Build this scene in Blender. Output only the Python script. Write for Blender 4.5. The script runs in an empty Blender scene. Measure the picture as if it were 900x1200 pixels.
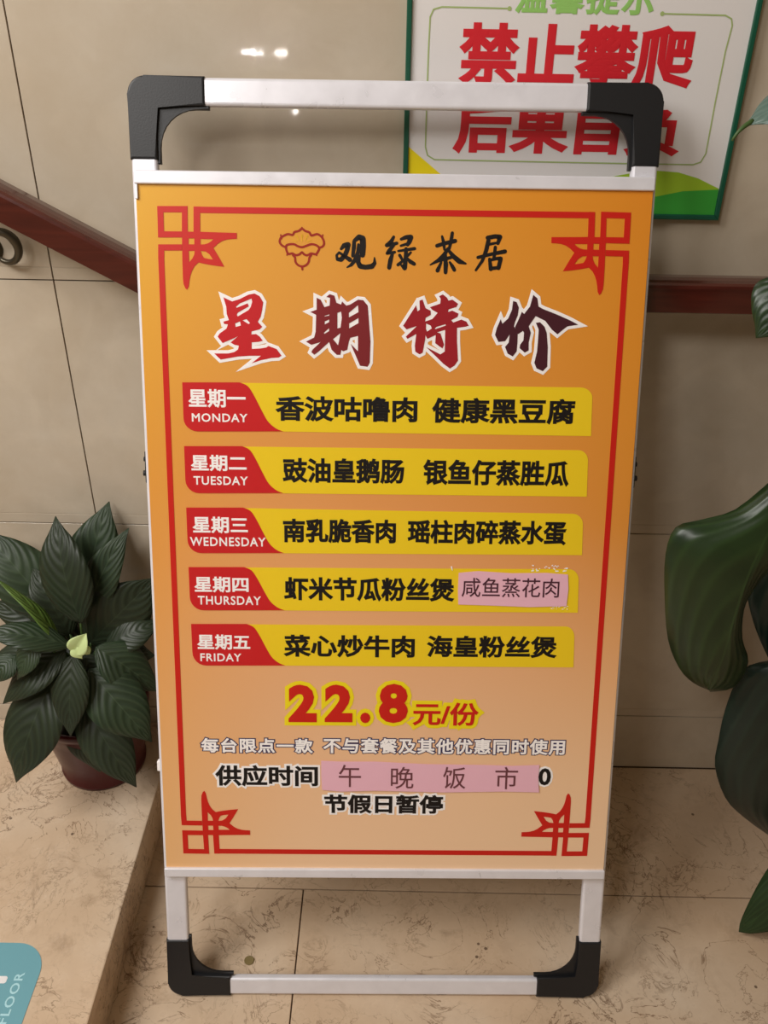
import bpy, bmesh, math, random
from mathutils import Vector, Matrix
random.seed(7)
SC = bpy.context.scene
COL = SC.collection

# ------------------------------------------------------------------ camera
F_PX, PITCH, ROLL, YAW, CAM_H = 1037.8, .5443, .0165, .0041, 1.2495
D = 1.1675                                   # distance of the tiled wall
cp, sp = math.cos(PITCH), math.sin(PITCH)
fw = Vector((0, cp, -sp)); up = Vector((0, sp, cp)); rt = Vector((1, 0, 0))
c, s = math.cos(ROLL), math.sin(ROLL)
ca, cb = rt * c + up * s, rt * -s + up * c
RZ = Matrix.Rotation(YAW, 3, 'Z')
ca, cb, fw = RZ @ ca, RZ @ cb, RZ @ fw
EYE = Vector((0, 0, CAM_H))
cam = bpy.data.cameras.new('camera'); cam.sensor_fit = 'VERTICAL'; cam.sensor_height = 36
cam.lens = F_PX / 1200 * 36; cam.clip_start = .02
cam_o = bpy.data.objects.new('camera', cam); COL.objects.link(cam_o)
cam_o.matrix_world = Matrix.Translation(EYE) @ Matrix((ca, cb, -fw)).transposed().to_4x4()
SC.camera = cam_o

# ------------------------------------------------------------------ light
SC.view_settings.view_transform = 'Standard'
SC.view_settings.look = 'None'
SC.view_settings.exposure = 0.10
SC.view_settings.gamma = 1
SC.view_settings.use_curve_mapping = False
W = bpy.data.worlds.new('world'); SC.world = W; W.use_nodes = True
W.node_tree.nodes['Background'].inputs[0].default_value = (1.0, .70, .40, 1)
W.node_tree.nodes['Background'].inputs[1].default_value = .17

def area(name, loc, target, size, power, col):
    l = bpy.data.lights.new(name, 'AREA'); l.shape = 'RECTANGLE'; l.size = size[0]; l.size_y = size[1]
    l.energy = power; l.color = col
    o = bpy.data.objects.new(name, l); COL.objects.link(o); o.location = loc
    o.rotation_euler = (Vector(target) - Vector(loc)).to_track_quat('-Z', 'Y').to_euler()
    return o
area('ceiling_panel', (-1.45, .12, 2.3), (-.5, 1.1, .5), (1.0, 1.0), 35, (1, .965, .93))
area('ceiling_panel', (-1.0, -1.1, 2.6), (-.1, .9, .0), (.5, .5), 18, (1, .96, .92))

def spot_ball(loc, power, rad):
    l = bpy.data.lights.new('downlight', 'POINT'); l.energy = power; l.shadow_soft_size = rad; l.color = (1, .97, .9)
    o = bpy.data.objects.new('downlight', l); COL.objects.link(o); o.location = loc
for px, py, pw in ((287, 62, 1.2), (297, 61, 2.6), (306, 62, .8), (326, 62, 1.4), (333, 62, 1.0), (346, 131, .8)):
    d = fw + ca * ((px - 450) / F_PX) - cb * ((py - 600) / F_PX)
    P = EYE + d * (D / d.y); r = Vector((d.x, -d.y, d.z)); Q = P + r * 4.2
    spot_ball(Q, pw * 1.1, .008)

# ------------------------------------------------------------------ pixel helpers (rays onto real planes)
def ray(x, y): return fw + ca * ((x - 450) / F_PX) - cb * ((y - 600) / F_PX)
def atY(x, y, Y):
    d = ray(x, y); return EYE + d * (Y / d.y)
def atZ(x, y, z):
    d = ray(x, y); return EYE + d * ((z - CAM_H) / d.z)
BYAW, LEAN = .0162, .3289
BU = Vector((math.cos(BYAW), math.sin(BYAW), 0))
BV = Vector((0, 0, 1)) * math.cos(LEAN) + Vector((-math.sin(BYAW), math.cos(BYAW), 0)) * math.sin(LEAN)
BN = BU.cross(BV)
BO = Vector((.008, .7189, 0))
def bd(x, y):
    d = ray(x, y); t = (BO - EYE).dot(BN) / d.dot(BN); P = EYE + d * t - BO
    return (P.dot(BU), P.dot(BV))
def wl(x, y):
    P = atY(x, y, D - .008); return (P.x, P.z)

# ------------------------------------------------------------------ materials
def lin(v):
    v /= 255
    return v / 12.92 if v <= .04045 else ((v + .055) / 1.055) ** 2.4
def rgb(r, g, b): return (lin(r), lin(g), lin(b), 1)
def mat(name, col, rough=.5, metal=0, spec=.5, coat=0, sheet=False):
    m = bpy.data.materials.new(name); m.use_nodes = True
    b = m.node_tree.nodes['Principled BSDF']
    b.inputs['Base Color'].default_value = col; b.inputs['Roughness'].default_value = rough
    b.inputs['Metallic'].default_value = metal; b.inputs['Specular IOR Level'].default_value = spec
    b.inputs['Coat Weight'].default_value = coat; b.inputs['Coat Roughness'].default_value = .12
    return m
class NT:
    def __init__(s, m): s.t = m.node_tree; s.n = s.t.nodes; s.b = s.n['Principled BSDF']
    def node(s, k, **kw):
        n = s.n.new(k)
        for a, v in kw.items(): setattr(n, a, v)
        return n
    def link(s, a, b): s.t.links.new(a, b)
    def noise(s, vec, scale, detail=4, dist=0, rough=.5):
        n = s.node('ShaderNodeTexNoise'); n.inputs['Scale'].default_value = scale; n.inputs['Detail'].default_value = detail
        n.inputs['Distortion'].default_value = dist; n.inputs['Roughness'].default_value = rough
        s.link(vec, n.inputs['Vector']); return n.outputs['Fac']
    def ramp(s, fac, stops):
        r = s.node('ShaderNodeValToRGB'); e = r.color_ramp.elements
        e[0].position, e[0].color = stops[0]; e[1].position, e[1].color = stops[-1]
        for p, cc in stops[1:-1]:
            k = e.new(p); k.color = cc
        s.link(fac, r.inputs[0]); return r.outputs[0]
    def mix(s, fac, a, b, mode='MIX'):
        m = s.node('ShaderNodeMix', data_type='RGBA', blend_type=mode)
        for i, v in ((0, fac), (6, a), (7, b)):
            if hasattr(v, 'is_linked'): s.link(v, m.inputs[i])
            else: m.inputs[i].default_value = v
        return m.outputs[2]
    def math(s, op, a, b=None, c=None):
        m = s.node('ShaderNodeMath', operation=op)
        for i, v in enumerate((a, b, c)):
            if v is None: continue
            if hasattr(v, 'is_linked'): s.link(v, m.inputs[i])
            else: m.inputs[i].default_value = v
        return m.outputs[0]
    def bump(s, h, strength, dist=.001):
        b = s.node('ShaderNodeBump'); b.inputs['Strength'].default_value = strength; b.inputs['Distance'].default_value = dist
        s.link(h, b.inputs['Height']); s.link(b.outputs[0], s.b.inputs['Normal'])
def g(v): return (v, v, v, 1)

def wall_tile_mat():
    m = mat('polished_wall_tile', rgb(196, 180, 152), .2, spec=.3, coat=.4); t = NT(m)
    co = t.node('ShaderNodeTexCoord').outputs['Object']
    a = t.noise(co, 3.2, 5, .6); b = t.noise(co, 28, 5, .3, .62); c2 = t.noise(co, 9, 6, 1.6)
    base = t.ramp(a, [(.3, rgb(194, 182, 163)), (.7, rgb(206, 197, 182))])
    base = t.mix(t.math('MULTIPLY', b, .45), base, rgb(172, 152, 124), 'MIX')
    base = t.mix(t.ramp(c2, [(.45, g(0)), (.75, g(.35))]), base, rgb(218, 206, 186))
    t.link(base, t.b.inputs['Base Color'])
    t.b.inputs['Coat Roughness'].default_value = .035
    return m
def marble_mat():
    m = mat('beige_veined_marble', rgb(205, 182, 155), .3, spec=.4); t = NT(m)
    co = t.node('ShaderNodeTexCoord').outputs['Object']
    a = t.noise(co, 4, 5, .5)
    base = t.ramp(a, [(.3, rgb(203, 176, 146)), (.5, rgb(214, 190, 162)), (.72, rgb(224, 206, 183))])
    fine = t.noise(co, 60, 4, .2)
    base = t.mix(t.math('MULTIPLY', fine, .3), base, rgb(176, 148, 120))
    # wiggly stylolite veins
    for sc, dist, wid, col, dens in ((9, 2.2, .016, rgb(104, 76, 54), .52), (19, 1.8, .024, rgb(112, 84, 60), .52), (5, 2.8, .006, rgb(116, 86, 62), .42)):
        v = t.noise(co, sc, 6, dist, .58)
        d = t.math('ABSOLUTE', t.math('SUBTRACT', v, .5))
        line = t.math('SUBTRACT', 1, t.math('MINIMUM', t.math('DIVIDE', d, wid), 1))
        msk = t.ramp(t.noise(co, sc * .33 + 1.7, 3, .8), [(dens, g(0)), (dens + .14, g(1))])
        base = t.mix(t.math('MULTIPLY', t.math('MULTIPLY', line, msk), .88), base, col)
    bl = t.ramp(t.noise(co, 16, 7, .5, .7), [(.52, g(0)), (.72, g(.5))])
    base = t.mix(t.math('MULTIPLY', bl, t.ramp(t.noise(co, 3.3, 2), [(.42, g(.15)), (.62, g(1))])), base, rgb(128, 98, 70))
    # small dark pits
    vo = t.node('ShaderNodeTexVoronoi'); vo.inputs['Scale'].default_value = 34; t.link(co, vo.inputs['Vector'])
    pit = t.math('LESS_THAN', vo.outputs['Distance'], .085)
    pm = t.math('GREATER_THAN', t.noise(co, 7, 2), .56)
    base = t.mix(t.math('MULTIPLY', t.math('MULTIPLY', pit, pm), .75), base, rgb(70, 48, 34))
    t.link(base, t.b.inputs['Base Color'])
    t.link(t.ramp(fine, [(.3, g(.24)), (.7, g(.4))]), t.b.inputs['Roughness'])
    t.bump(fine, .12, .0006)
    return m
def wood_mat():
    m = mat('red_brown_lacquered_wood', rgb(104, 42, 30), .22, spec=.5, coat=.5); t = NT(m)
    co = t.node('ShaderNodeTexCoord').outputs['Object']
    mp = t.node('ShaderNodeMapping'); mp.inputs['Scale'].default_value = (3, 40, 40); t.link(co, mp.inputs[0])
    n = t.noise(mp.outputs[0], 2.5, 5, .8)
    t.link(t.ramp(n, [(.3, rgb(64, 22, 17)), (.7, rgb(84, 32, 24))]), t.b.inputs['Base Color'])
    t.bump(t.noise(co, 160, 3), .25, .0005)
    return m
def alu_mat():
    m = mat('satin_aluminium', rgb(222, 223, 231), .34, metal=.15); t = NT(m)
    co = t.node('ShaderNodeTexCoord').outputs['Object']
    n = t.noise(co, 35, 4, .3)
    t.link(t.ramp(n, [(.3, g(.26)), (.7, g(.38))]), t.b.inputs['Roughness'])
    t.link(t.ramp(n, [(.2, rgb(226, 226, 234)), (.8, rgb(240, 240, 248))]), t.b.inputs['Base Color'])
    return m
def grain_mat(name, col, rough, scale=300, st=.2, spec=.4):
    m = mat(name, col, rough, spec=spec); t = NT(m)
    co = t.node('ShaderNodeTexCoord').outputs['Object']
    t.bump(t.noise(co, scale, 3), st, .0004)
    return m
def poster_mat():
    m = mat('orange_poster_print', rgb(230, 160, 60), .42, spec=.35); t = NT(m)
    co = t.node('ShaderNodeTexCoord').outputs['Object']
    sx = t.node('ShaderNodeSeparateXYZ'); t.link(co, sx.inputs[0])
    v = t.math('DIVIDE', t.math('SUBTRACT', sx.outputs[1], .21), .89)          # 0 bottom, 1 top
    wv = t.noise(co, 3, 1)
    v2 = t.math('ADD', v, t.math('MULTIPLY', t.math('SUBTRACT', wv, .5), .12))
    base = t.ramp(v2, [(0, rgb(246, 206, 166)), (.3, rgb(238, 182, 134)), (.6, rgb(232, 158, 88)), (1, rgb(228, 160, 46))])
    edge = t.math('MINIMUM', t.math('MULTIPLY', t.math('ABSOLUTE', sx.outputs[0]), 3.4), 1)
    edge = t.math('POWER', edge, 2.2)
    base = t.mix(t.math('MULTIPLY', edge, .62), base, t.ramp(v, [(0, rgb(236, 178, 104)), (.5, rgb(230, 154, 50)), (1, rgb(230, 178, 36))]))
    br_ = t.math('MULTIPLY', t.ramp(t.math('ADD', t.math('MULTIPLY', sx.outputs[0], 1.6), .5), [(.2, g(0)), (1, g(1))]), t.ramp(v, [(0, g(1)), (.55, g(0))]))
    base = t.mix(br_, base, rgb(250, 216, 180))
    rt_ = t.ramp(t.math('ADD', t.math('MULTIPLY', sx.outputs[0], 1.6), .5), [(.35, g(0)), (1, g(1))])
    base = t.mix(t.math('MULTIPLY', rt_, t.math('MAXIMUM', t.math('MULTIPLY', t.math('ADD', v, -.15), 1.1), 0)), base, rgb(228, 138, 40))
    t.link(base, t.b.inputs['Base Color'])
    return m
def banner_mat():
    m = mat('yellow_row_print', rgb(238, 210, 40), .42, spec=.35); t = NT(m)
    gn = t.node('ShaderNodeTexCoord').outputs['Generated']
    sx = t.node('ShaderNodeSeparateXYZ'); t.link(gn, sx.inputs[0])
    t.link(t.ramp(sx.outputs[1], [(0, rgb(247, 228, 34)), (.55, rgb(244, 208, 34)), (1, rgb(238, 176, 40))]), t.b.inputs['Base Color'])
    return m
def fade_mat(name, c0, c1):
    m = mat(name, c0, .45, spec=.3); t = NT(m)
    gn = t.node('ShaderNodeTexCoord').outputs['Generated']
    sx = t.node('ShaderNodeSeparateXYZ'); t.link(gn, sx.inputs[0])
    t.link(t.ramp(sx.outputs[0], [(.1, c0), (.9, c1)]), t.b.inputs['Base Color'])
    return m
def leaf_mat(name, dark, light, nveins, slope, rough=.35, bstr=.6):
    m = mat(name, dark, rough, spec=.45); t = NT(m)
    uv = t.node('ShaderNodeUVMap').outputs[0]
    sx = t.node('ShaderNodeSeparateXYZ'); t.link(uv, sx.inputs[0])
    a = t.math('ABSOLUTE', sx.outputs[1])
    ph = t.math('MULTIPLY', t.math('SUBTRACT', sx.outputs[0], t.math('MULTIPLY', t.math('POWER', a, 1.35), slope)), nveins * 6.2832)
    w = t.math('SINE', ph)
    w01 = t.math('MULTIPLY_ADD', w, .5, .5)
    vein = t.math('POWER', w01, 3)
    co = t.node('ShaderNodeTexCoord').outputs['Object']
    n = t.noise(co, 12, 4, .5)
    base = t.mix(t.math('MULTIPLY', vein, .35), dark, light)
    base = t.mix(t.ramp(n, [(.35, g(0)), (.7, g(.35))]), base, light)
    rib = t.math('LESS_THAN', a, .022)
    base = t.mix(t.math('MULTIPLY', rib, .5), base, light)
    t.link(base, t.b.inputs['Base Color'])
    t.bump(t.math('SUBTRACT', w01, t.math('MULTIPLY', rib, 1.2)), bstr, .0016)
    return m

M = dict(
    tile=wall_tile_mat(), marble=marble_mat(), wood=wood_mat(), alu=alu_mat(),
    grout=grain_mat('dark_grout', rgb(84, 66, 50), .9), riser=None,
    black=grain_mat('black_moulded_plastic', rgb(30, 31, 34), .42, 500, .25),
    poster=poster_mat(), banner=banner_mat(),
    red=mat('red_print', rgb(206, 32, 22), .42, spec=.35), tab=mat('red_tab_print', rgb(205, 30, 34), .42, spec=.35),
    ink=mat('black_print', rgb(24, 20, 20), .45, spec=.3), white=mat('white_print', rgb(255, 252, 252), .45, spec=.3),
    yellow=mat('yellow_print', rgb(246, 224, 30), .42, spec=.3), navy=mat('navy_print', rgb(58, 52, 92), .45, spec=.3),
    logo=mat('brown_red_print', rgb(160, 40, 26), .45, spec=.3), amber=mat('amber_print', rgb(232, 176, 40), .45, spec=.3),
    pink=grain_mat('pink_paper', rgb(240, 188, 206), .75, 60, .5), note=mat('note_ink', rgb(112, 66, 72), .6, spec=.2), note_dark=mat('note_dark_ink', rgb(78, 44, 56), .6, spec=.2),
    c1=fade_mat('red_brush_print', rgb(214, 30, 38), rgb(190, 34, 40)), c2=fade_mat('maroon_brush_print', rgb(168, 34, 38), rgb(66, 38, 44)),
    c3=fade_mat('crimson_brush_print', rgb(142, 30, 42), rgb(176, 30, 40)), c4=fade_mat('black_brush_print', rgb(98, 34, 48), rgb(26, 24, 32)),
    signwhite=mat('white_sign_face', rgb(232, 230, 230), .35), signgreen=mat('dark_green_frame', rgb(14, 84, 62), .4),
    sgreen=mat('light_green_print', rgb(150, 205, 110), .45), lime=mat('lime_print', rgb(158, 196, 46), .45), grass=mat('grass_green_print', rgb(58, 164, 58), .45),
    olive=mat('olive_line_print', rgb(166, 188, 120), .45), signred=mat('sign_red_print', rgb(214, 34, 48), .4),
    teal=grain_mat('teal_vinyl', rgb(112, 170, 184), .5, 200, .2), pale=mat('pale_blue_print', rgb(178, 226, 236), .5), tealwhite=mat('white_vinyl_print', rgb(238, 238, 240), .5),
    pot=grain_mat('dark_red_glazed_pot', rgb(74, 16, 20), .3, 90, .2), soil=grain_mat('dark_soil', rgb(40, 30, 24), .95, 120, 1.0),
    bronze=mat('dark_bronze', rgb(86, 80, 68), .35, metal=.8),
    leaf=leaf_mat('dark_glossy_leaf', rgb(29, 40, 26), rgb(54, 68, 46), 8, .42, .45, .38), leaf2=leaf_mat('mid_green_leaf', rgb(34, 50, 32), rgb(70, 88, 62), 8, .42, .45, .42),
    young=leaf_mat('young_green_leaf', rgb(84, 116, 46), rgb(128, 156, 80), 6, .4),
    big=leaf_mat('deep_green_waxy_leaf', rgb(22, 42, 20), rgb(50, 76, 38), 5, .75, .34, .3), bigd=leaf_mat('blue_green_waxy_leaf', rgb(12, 32, 28), rgb(26, 52, 42), 5, .75, .38, .3),
    bigl=leaf_mat('pale_blue_green_leaf', rgb(84, 108, 100), rgb(118, 140, 130), 5, .5, .3, .3),
    stem=mat('green_stem', rgb(64, 92, 44), .5), flower=mat('pale_green_bract', rgb(206, 226, 160), .5),
    disc=grain_mat('olive_brown_disc', rgb(128, 112, 70), .6, 260, .8), crumb=grain_mat('dark_crumb', rgb(58, 40, 30), .9, 300, .6),
    coir=grain_mat('brown_coir', rgb(82, 60, 40), .95, 140, 1.0),
)
def riser_mat():
    m = M['marble'].copy(); m.name = 'sawn_marble_edge'; NT(m).b.inputs['Roughness'].default_value = .5
    return m
M['riser'] = riser_mat()

# ------------------------------------------------------------------ object helpers
def link_mesh(name, me, m=None, parent=None, smooth=False):
    if m is not None:
        me.materials.clear(); me.materials.append(m)
    o = bpy.data.objects.new(name, me); COL.objects.link(o)
    if parent is not None: o.parent = parent
    if smooth:
        for p in me.polygons: p.use_smooth = True
    return o
def bm_obj(name, bm, m, parent=None, smooth=False):
    me = bpy.data.meshes.new(name); bm.normal_update(); bm.to_mesh(me); bm.free()
    return link_mesh(name, me, m, parent, smooth)
def tag(o, label, cat, group=None):
    o['label'] = label; o['category'] = cat
    if group: o['group'] = group
    return o
def empty(name, loc=(0, 0, 0)):
    o = bpy.data.objects.new(name, None); COL.objects.link(o); o.location = loc; o.empty_display_size = .05
    return o
def box(bm, lo, hi, bev=0, seg=2):
    vs = [bm.verts.new((x, y, z)) for x in (lo[0], hi[0]) for y in (lo[1], hi[1]) for z in (lo[2], hi[2])]
    fs = [bm.faces.new([vs[i] for i in f]) for f in ((0, 1, 3, 2), (4, 6, 7, 5), (0, 4, 5, 1), (2, 3, 7, 6), (0, 2, 6, 4), (1, 5, 7, 3))]
    if bev:
        es = list({e for f in fs for e in f.edges})
        bmesh.ops.bevel(bm, geom=es, offset=bev, segments=seg, profile=.5, affect='EDGES')
    return bm
def new_box(name, lo, hi, m, parent=None, bev=0, seg=2):
    return bm_obj(name, box(bmesh.new(), lo, hi, bev, seg), m, parent)
def prism(name, pts, z0, z1, m, parent=None, bev=0, seg=2, xf=None, edgesel=None):
    """closed 2D outline pts extruded from z0 to z1 along local z"""
    bm = bmesh.new()
    a = sum(pts[i][0] * pts[(i + 1) % len(pts)][1] - pts[(i + 1) % len(pts)][0] * pts[i][1] for i in range(len(pts)))
    if a < 0: pts = pts[::-1]
    lo = [bm.verts.new((x, y, z0)) for x, y in pts]; hi = [bm.verts.new((x, y, z1)) for x, y in pts]
    n = len(pts); bm.faces.new(lo[::-1]); ft = bm.faces.new(hi)
    for i in range(n): bm.faces.new((lo[i], lo[(i + 1) % n], hi[(i + 1) % n], hi[i]))
    if bev: bmesh.ops.bevel(bm, geom=list(ft.edges), offset=bev, segments=seg, profile=.5, affect='EDGES')
    if xf is not None: bm.transform(xf)
    return bm_obj(name, bm, m, parent)
def tube_bm(pts, rads, seg=10, bm=None):
    bm = bm or bmesh.new(); rings = []
    pts = [Vector(p) for p in pts]; nrm = None
    for i, p in enumerate(pts):
        t = (pts[min(i + 1, len(pts) - 1)] - pts[max(i - 1, 0)]).normalized()
        if nrm is None: nrm = t.orthogonal().normalized()
        nrm = (nrm - t * nrm.dot(t)).normalized(); b = t.cross(nrm)
        r = rads[i] if isinstance(rads, (list, tuple)) else rads
        rings.append([bm.verts.new(p + (nrm * math.cos(6.2832 * k / seg) + b * math.sin(6.2832 * k / seg)) * r) for k in range(seg)])
    for a, b2 in zip(rings, rings[1:]):
        for k in range(seg): bm.faces.new((a[k], a[(k + 1) % seg], b2[(k + 1) % seg], b2[k]))
    bm.faces.new(rings[0][::-1]); bm.faces.new(rings[-1])
    return bm
def lathe_bm(prof, seg=36, cx=0, cy=0):
    bm = bmesh.new(); rings = []
    for r, z in prof:
        rings.append([bm.verts.new((cx + r * math.cos(6.2832 * k / seg), cy + r * math.sin(6.2832 * k / seg), z)) for k in range(seg)])
    for a, b in zip(rings, rings[1:]):
        for k in range(seg): bm.faces.new((a[k], a[(k + 1) % seg], b[(k + 1) % seg], b[k]))
    bm.faces.new(rings[0][::-1]); bm.faces.new(rings[-1])
    return bm

# ------------------------------------------------------------------ flat print: outlines and lettering turned into thin meshes
TH = .00012
def curve_mesh(cu, flatten, sx=1, sy=1, ox=0, oy=0, z0=0):
    o = bpy.data.objects.new('tmp', cu); COL.objects.link(o)
    dg = bpy.context.evaluated_depsgraph_get(); dg.update()
    me = bpy.data.meshes.new_from_object(o.evaluated_get(dg), depsgraph=dg)
    bpy.data.objects.remove(o)
    if flatten is not None:
        zm = max(1e-9, max(abs(v.co.z) for v in me.vertices))
        for v in me.vertices:
            v.co = (v.co.x * sx + ox, v.co.y * sy + oy, z0 + TH * v.co.z / zm)
    for p in me.polygons: p.use_smooth = False
    me.materials.clear()
    return me
def poly_print(name, loops, z, m, parent, bold=0, xf=None):
    cu = bpy.data.curves.new('tmp', 'CURVE'); cu.dimensions = '2D'; cu.fill_mode = 'BOTH'; cu.extrude = 1e-4
    cu.bevel_depth = bold; cu.bevel_resolution = 1
    for lp in loops:
        sp_ = cu.splines.new('POLY'); sp_.points.add(len(lp) - 1)
        for p, (x, y) in zip(sp_.points, lp): p.co = (x, y, 0, 1)
        sp_.use_cyclic_u = True
    me = curve_mesh(cu, True, z0=z)
    bpy.data.curves.remove(cu)
    if xf is not None: me.transform(xf)
    return link_mesh(name, me, m, parent)
def text_print(name, s, box4, z, m, parent, bold=0, space=1, xf=None, shear=0):
    """lettering s fitted to box4 = (u0, u1, v0, v1)"""
    cu = bpy.data.curves.new('tmp', 'FONT'); cu.body = s; cu.space_character = space; cu.shear = shear; cu.resolution_u = 3
    me = curve_mesh(cu, None)
    xs = [v.co.x for v in me.vertices]; ys = [v.co.y for v in me.vertices]
    bpy.data.meshes.remove(me)
    u0, u1, v0, v1 = box4
    u0 += bold; u1 -= bold; v0 += bold; v1 -= bold
    sx = (u1 - u0) / (max(xs) - min(xs)); sy = (v1 - v0) / (max(ys) - min(ys)) if max(ys) - min(ys) > .12 else sx
    cu.extrude = 1e-4; cu.bevel_depth = bold / ((sx + sy) / 2); cu.bevel_resolution = 0
    me = curve_mesh(cu, True, sx, sy, u0 - min(xs) * sx, v0 - min(ys) * sy, z)
    bpy.data.curves.remove(cu)
    if xf is not None: me.transform(xf)
    return link_mesh(name, me, m, parent)
def strokes_print(name, strokes, z, m, parent, grow=0, seg=8, fn=None, xf=None):
    bm = bmesh.new(); k = 0
    for st in strokes:
        P = [(Vector(fn(x, y)), w) for x, y, w in st]; k += 1; zz = z + k * 4e-6
        for i, (p, w) in enumerate(P):
            r = w / 2 + grow
            cvs = [bm.verts.new((p.x + r * math.cos(6.2832 * j / seg), p.y + r * math.sin(6.2832 * j / seg), zz)) for j in range(seg)]
            bm.faces.new(cvs)
            if i:
                q, wq = P[i - 1]; rq = wq / 2 + grow; dd = (p - q)
                if dd.length < 1e-6: continue
                n = Vector((-dd.y, dd.x)).normalized()
                vs = [bm.verts.new((a.x, a.y, zz + 2e-6)) for a in (q - n * rq, p - n * r, p + n * r, q + n * rq)]
                bm.faces.new(vs)
    if xf is not None: bm.transform(xf)
    return bm_obj(name, bm, m, parent)
def bbox_px(x0, x1, y0, y1):
    xm, ym = (x0 + x1) / 2, (y0 + y1) / 2
    return (bd(x0, ym)[0], bd(x1, ym)[0], bd(xm, y1)[1], bd(xm, y0)[1])

# ================================================================== SETTING
def struct(o): o['kind'] = 'structure'; return o
# --- wall
JX, TW = -.4517, .72
wall = struct(new_box('wall_back', (-2.1, D + .0035, -.05), (2.05, D + .14, 2.6), M['grout']))
rows = [0.0, .1277, .5115, .8953, 1.2791, 1.6629, 2.0467, 2.43]
def wall_tile(x0, x1, z0, z1, groove):
    b = .00025; y0 = D; yb = D + .006
    bm = bmesh.new()
    prof = [(z0 + .0009, yb), (z0 + .0009, y0 + b), (z0 + .0009 + b, y0)]
    if groove: prof += [(z0 + .0165, y0), (z0 + .0168, y0 + .0006), (z0 + .0176, y0 + .0006), (z0 + .0179, y0)]
    prof += [(z1 - .0009 - b, y0), (z1 - .0009, y0 + b), (z1 - .0009, yb)]
    x0 += .0008; x1 -= .0008
    A = [bm.verts.new((x0 + (b if y < y0 + .0003 else 0), y, z)) for z, y in prof]
    B = [bm.verts.new((x1 - (b if y < y0 + .0003 else 0), y, z)) for z, y in prof]
    for i in range(len(prof) - 1): bm.faces.new((A[i], B[i], B[i + 1], A[i + 1]))
    bm.faces.new(A); bm.faces.new(B[::-1]); bm.faces.new((A[-1], B[-1], B[0], A[0]))
    return bm_obj('tile', bm, M['tile'], wall)
for k in range(-2, 3):
    for i in range(len(rows) - 1):
        wall_tile(JX + k * TW, JX + (k + 1) * TW, rows[i], rows[i + 1], i > 0)
# --- floor
floor = struct(new_box('floor', (-.42, -1.3, -.06), (2.05, D + .0035, -.003), M['grout']))
def floor_tile(x0, x1, y0, y1, par=floor, z=0.0, th=.004):
    return new_box('tile', (x0 + .0010, y0 + .0010, z - th), (x1 - .0010, y1 - .0010, z), M['marble'], par, .0006, 1)
FX, FY = -.1223, .8969
for x0, x1 in ((-.40, .83), (.83, 2.04)): floor_tile(x0, x1, FY, D - .001)
for y0 in (FY - .8, FY - 1.6, FY - 2.1):
    for x0, x1 in ((-.40, FX), (FX, FX + .8), (FX + .8, FX + 1.6), (FX + 1.6, 2.04)):
        floor_tile(x0, x1, y0, y0 + (.8 if y0 > -1 else .5))
# --- the step on the left: a broad marble tread with a sawn riser
SX, SH = -.373, .0913
step = struct(empty('step', (0, 0, 0)))
new_box('tread', (-1.35, -1.2, SH - .022), (SX, D - .001, SH), M['marble'], step, .0022, 2)
new_box('riser', (SX - .02, -1.2, .0005), (SX - .002, D - .002, SH - .0222), M['riser'], step, .0005, 1)
new_box('tread', (-2.0, -1.2, SH + .13), (-1.0, D - .001, SH + .152), M['marble'], step, .0022, 2)
new_box('riser', (-1.02, -1.2, SH + .0005), (-1.002, D - .002, SH + .1298), M['riser'], step, .0005, 1)

# ================================================================== HANDRAIL
rail = empty('handrail', (0, 1.1, .9))
tag(rail, 'dark red-brown wooden handrail, sloping then level, along the tiled wall', 'handrail')
rail.location = (0, 0, 0)
YF, YB = 1.085, 1.13
def rail_piece(x0, zt0, x1, zt1, h, name):
    """bar with rounded top edges between two stations; zt is the height of the front top ridge"""
    prof = [(YF, -h), (YF, -.006), (YF + .0012, -.0025), (YF + .005, -.0002), (YF + .012, .0012), ((YF + YB) / 2, .0022), (YB - .008, .001), (YB - .002, -.003), (YB, -.008), (YB, -h), (YB - .004, -h - .002), (YF + .004, -h - .002)]
    bm = bmesh.new()
    A = [bm.verts.new((x0, y, zt0 + z)) for y, z in prof]; B = [bm.verts.new((x1, y, zt1 + z)) for y, z in prof]
    n = len(prof)
    for i in range(n): bm.faces.new((A[i], A[(i + 1) % n], B[(i + 1) % n], B[i]))
    bm.faces.new(A[::-1]); bm.faces.new(B)
    bmesh.ops.recalc_face_normals(bm, faces=bm.faces)
    return bm_obj(name, bm, M['wood'], rail)
XJ = -.288
rail_piece(-1.6, .9295 + (1.6 + XJ) * .535 + .0085, XJ, .9295 + .0085 - .0085, .0395, 'sloping_rail')
rail_piece(XJ, .9295, 2.0, .9295, .0365, 'level_rail')
# bracket: curved bronze arm with a flange on the wall
br = bmesh.new()
cpt = atY(0, 292, 1.135)
arc = []; rr = []
for i in range(26):
    a = math.radians(115 - i * 9.6); arc.append((cpt.x + .0195 * math.cos(a), 1.135 + .0008 * i, cpt.z + .0215 * math.sin(a))); rr.append(.0062 - .0032 * abs(i - 9) / 16)
tube_bm(arc, rr, 12, br)
tube_bm([arc[0], (cpt.x - .02, 1.11, cpt.z + .034), (cpt.x - .022, 1.107, cpt.z + .06)], [.005, .0055, .006], 12, br)
tube_bm([arc[-1], (cpt.x - .024, 1.159, cpt.z - .012), (cpt.x - .03, D - .0003, cpt.z - .008)], [.003, .004, .005], 12, br)
bobj = bm_obj('bracket', br, M['bronze'], rail, True)
fl = bmesh.new(); tube_bm([(cpt.x - .03, D - .005, cpt.z - .008), (cpt.x - .03, D - .0002, cpt.z - .008)], [.017, .02], 24, fl)
bm_obj('flange', fl, M['bronze'], bobj)
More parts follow.
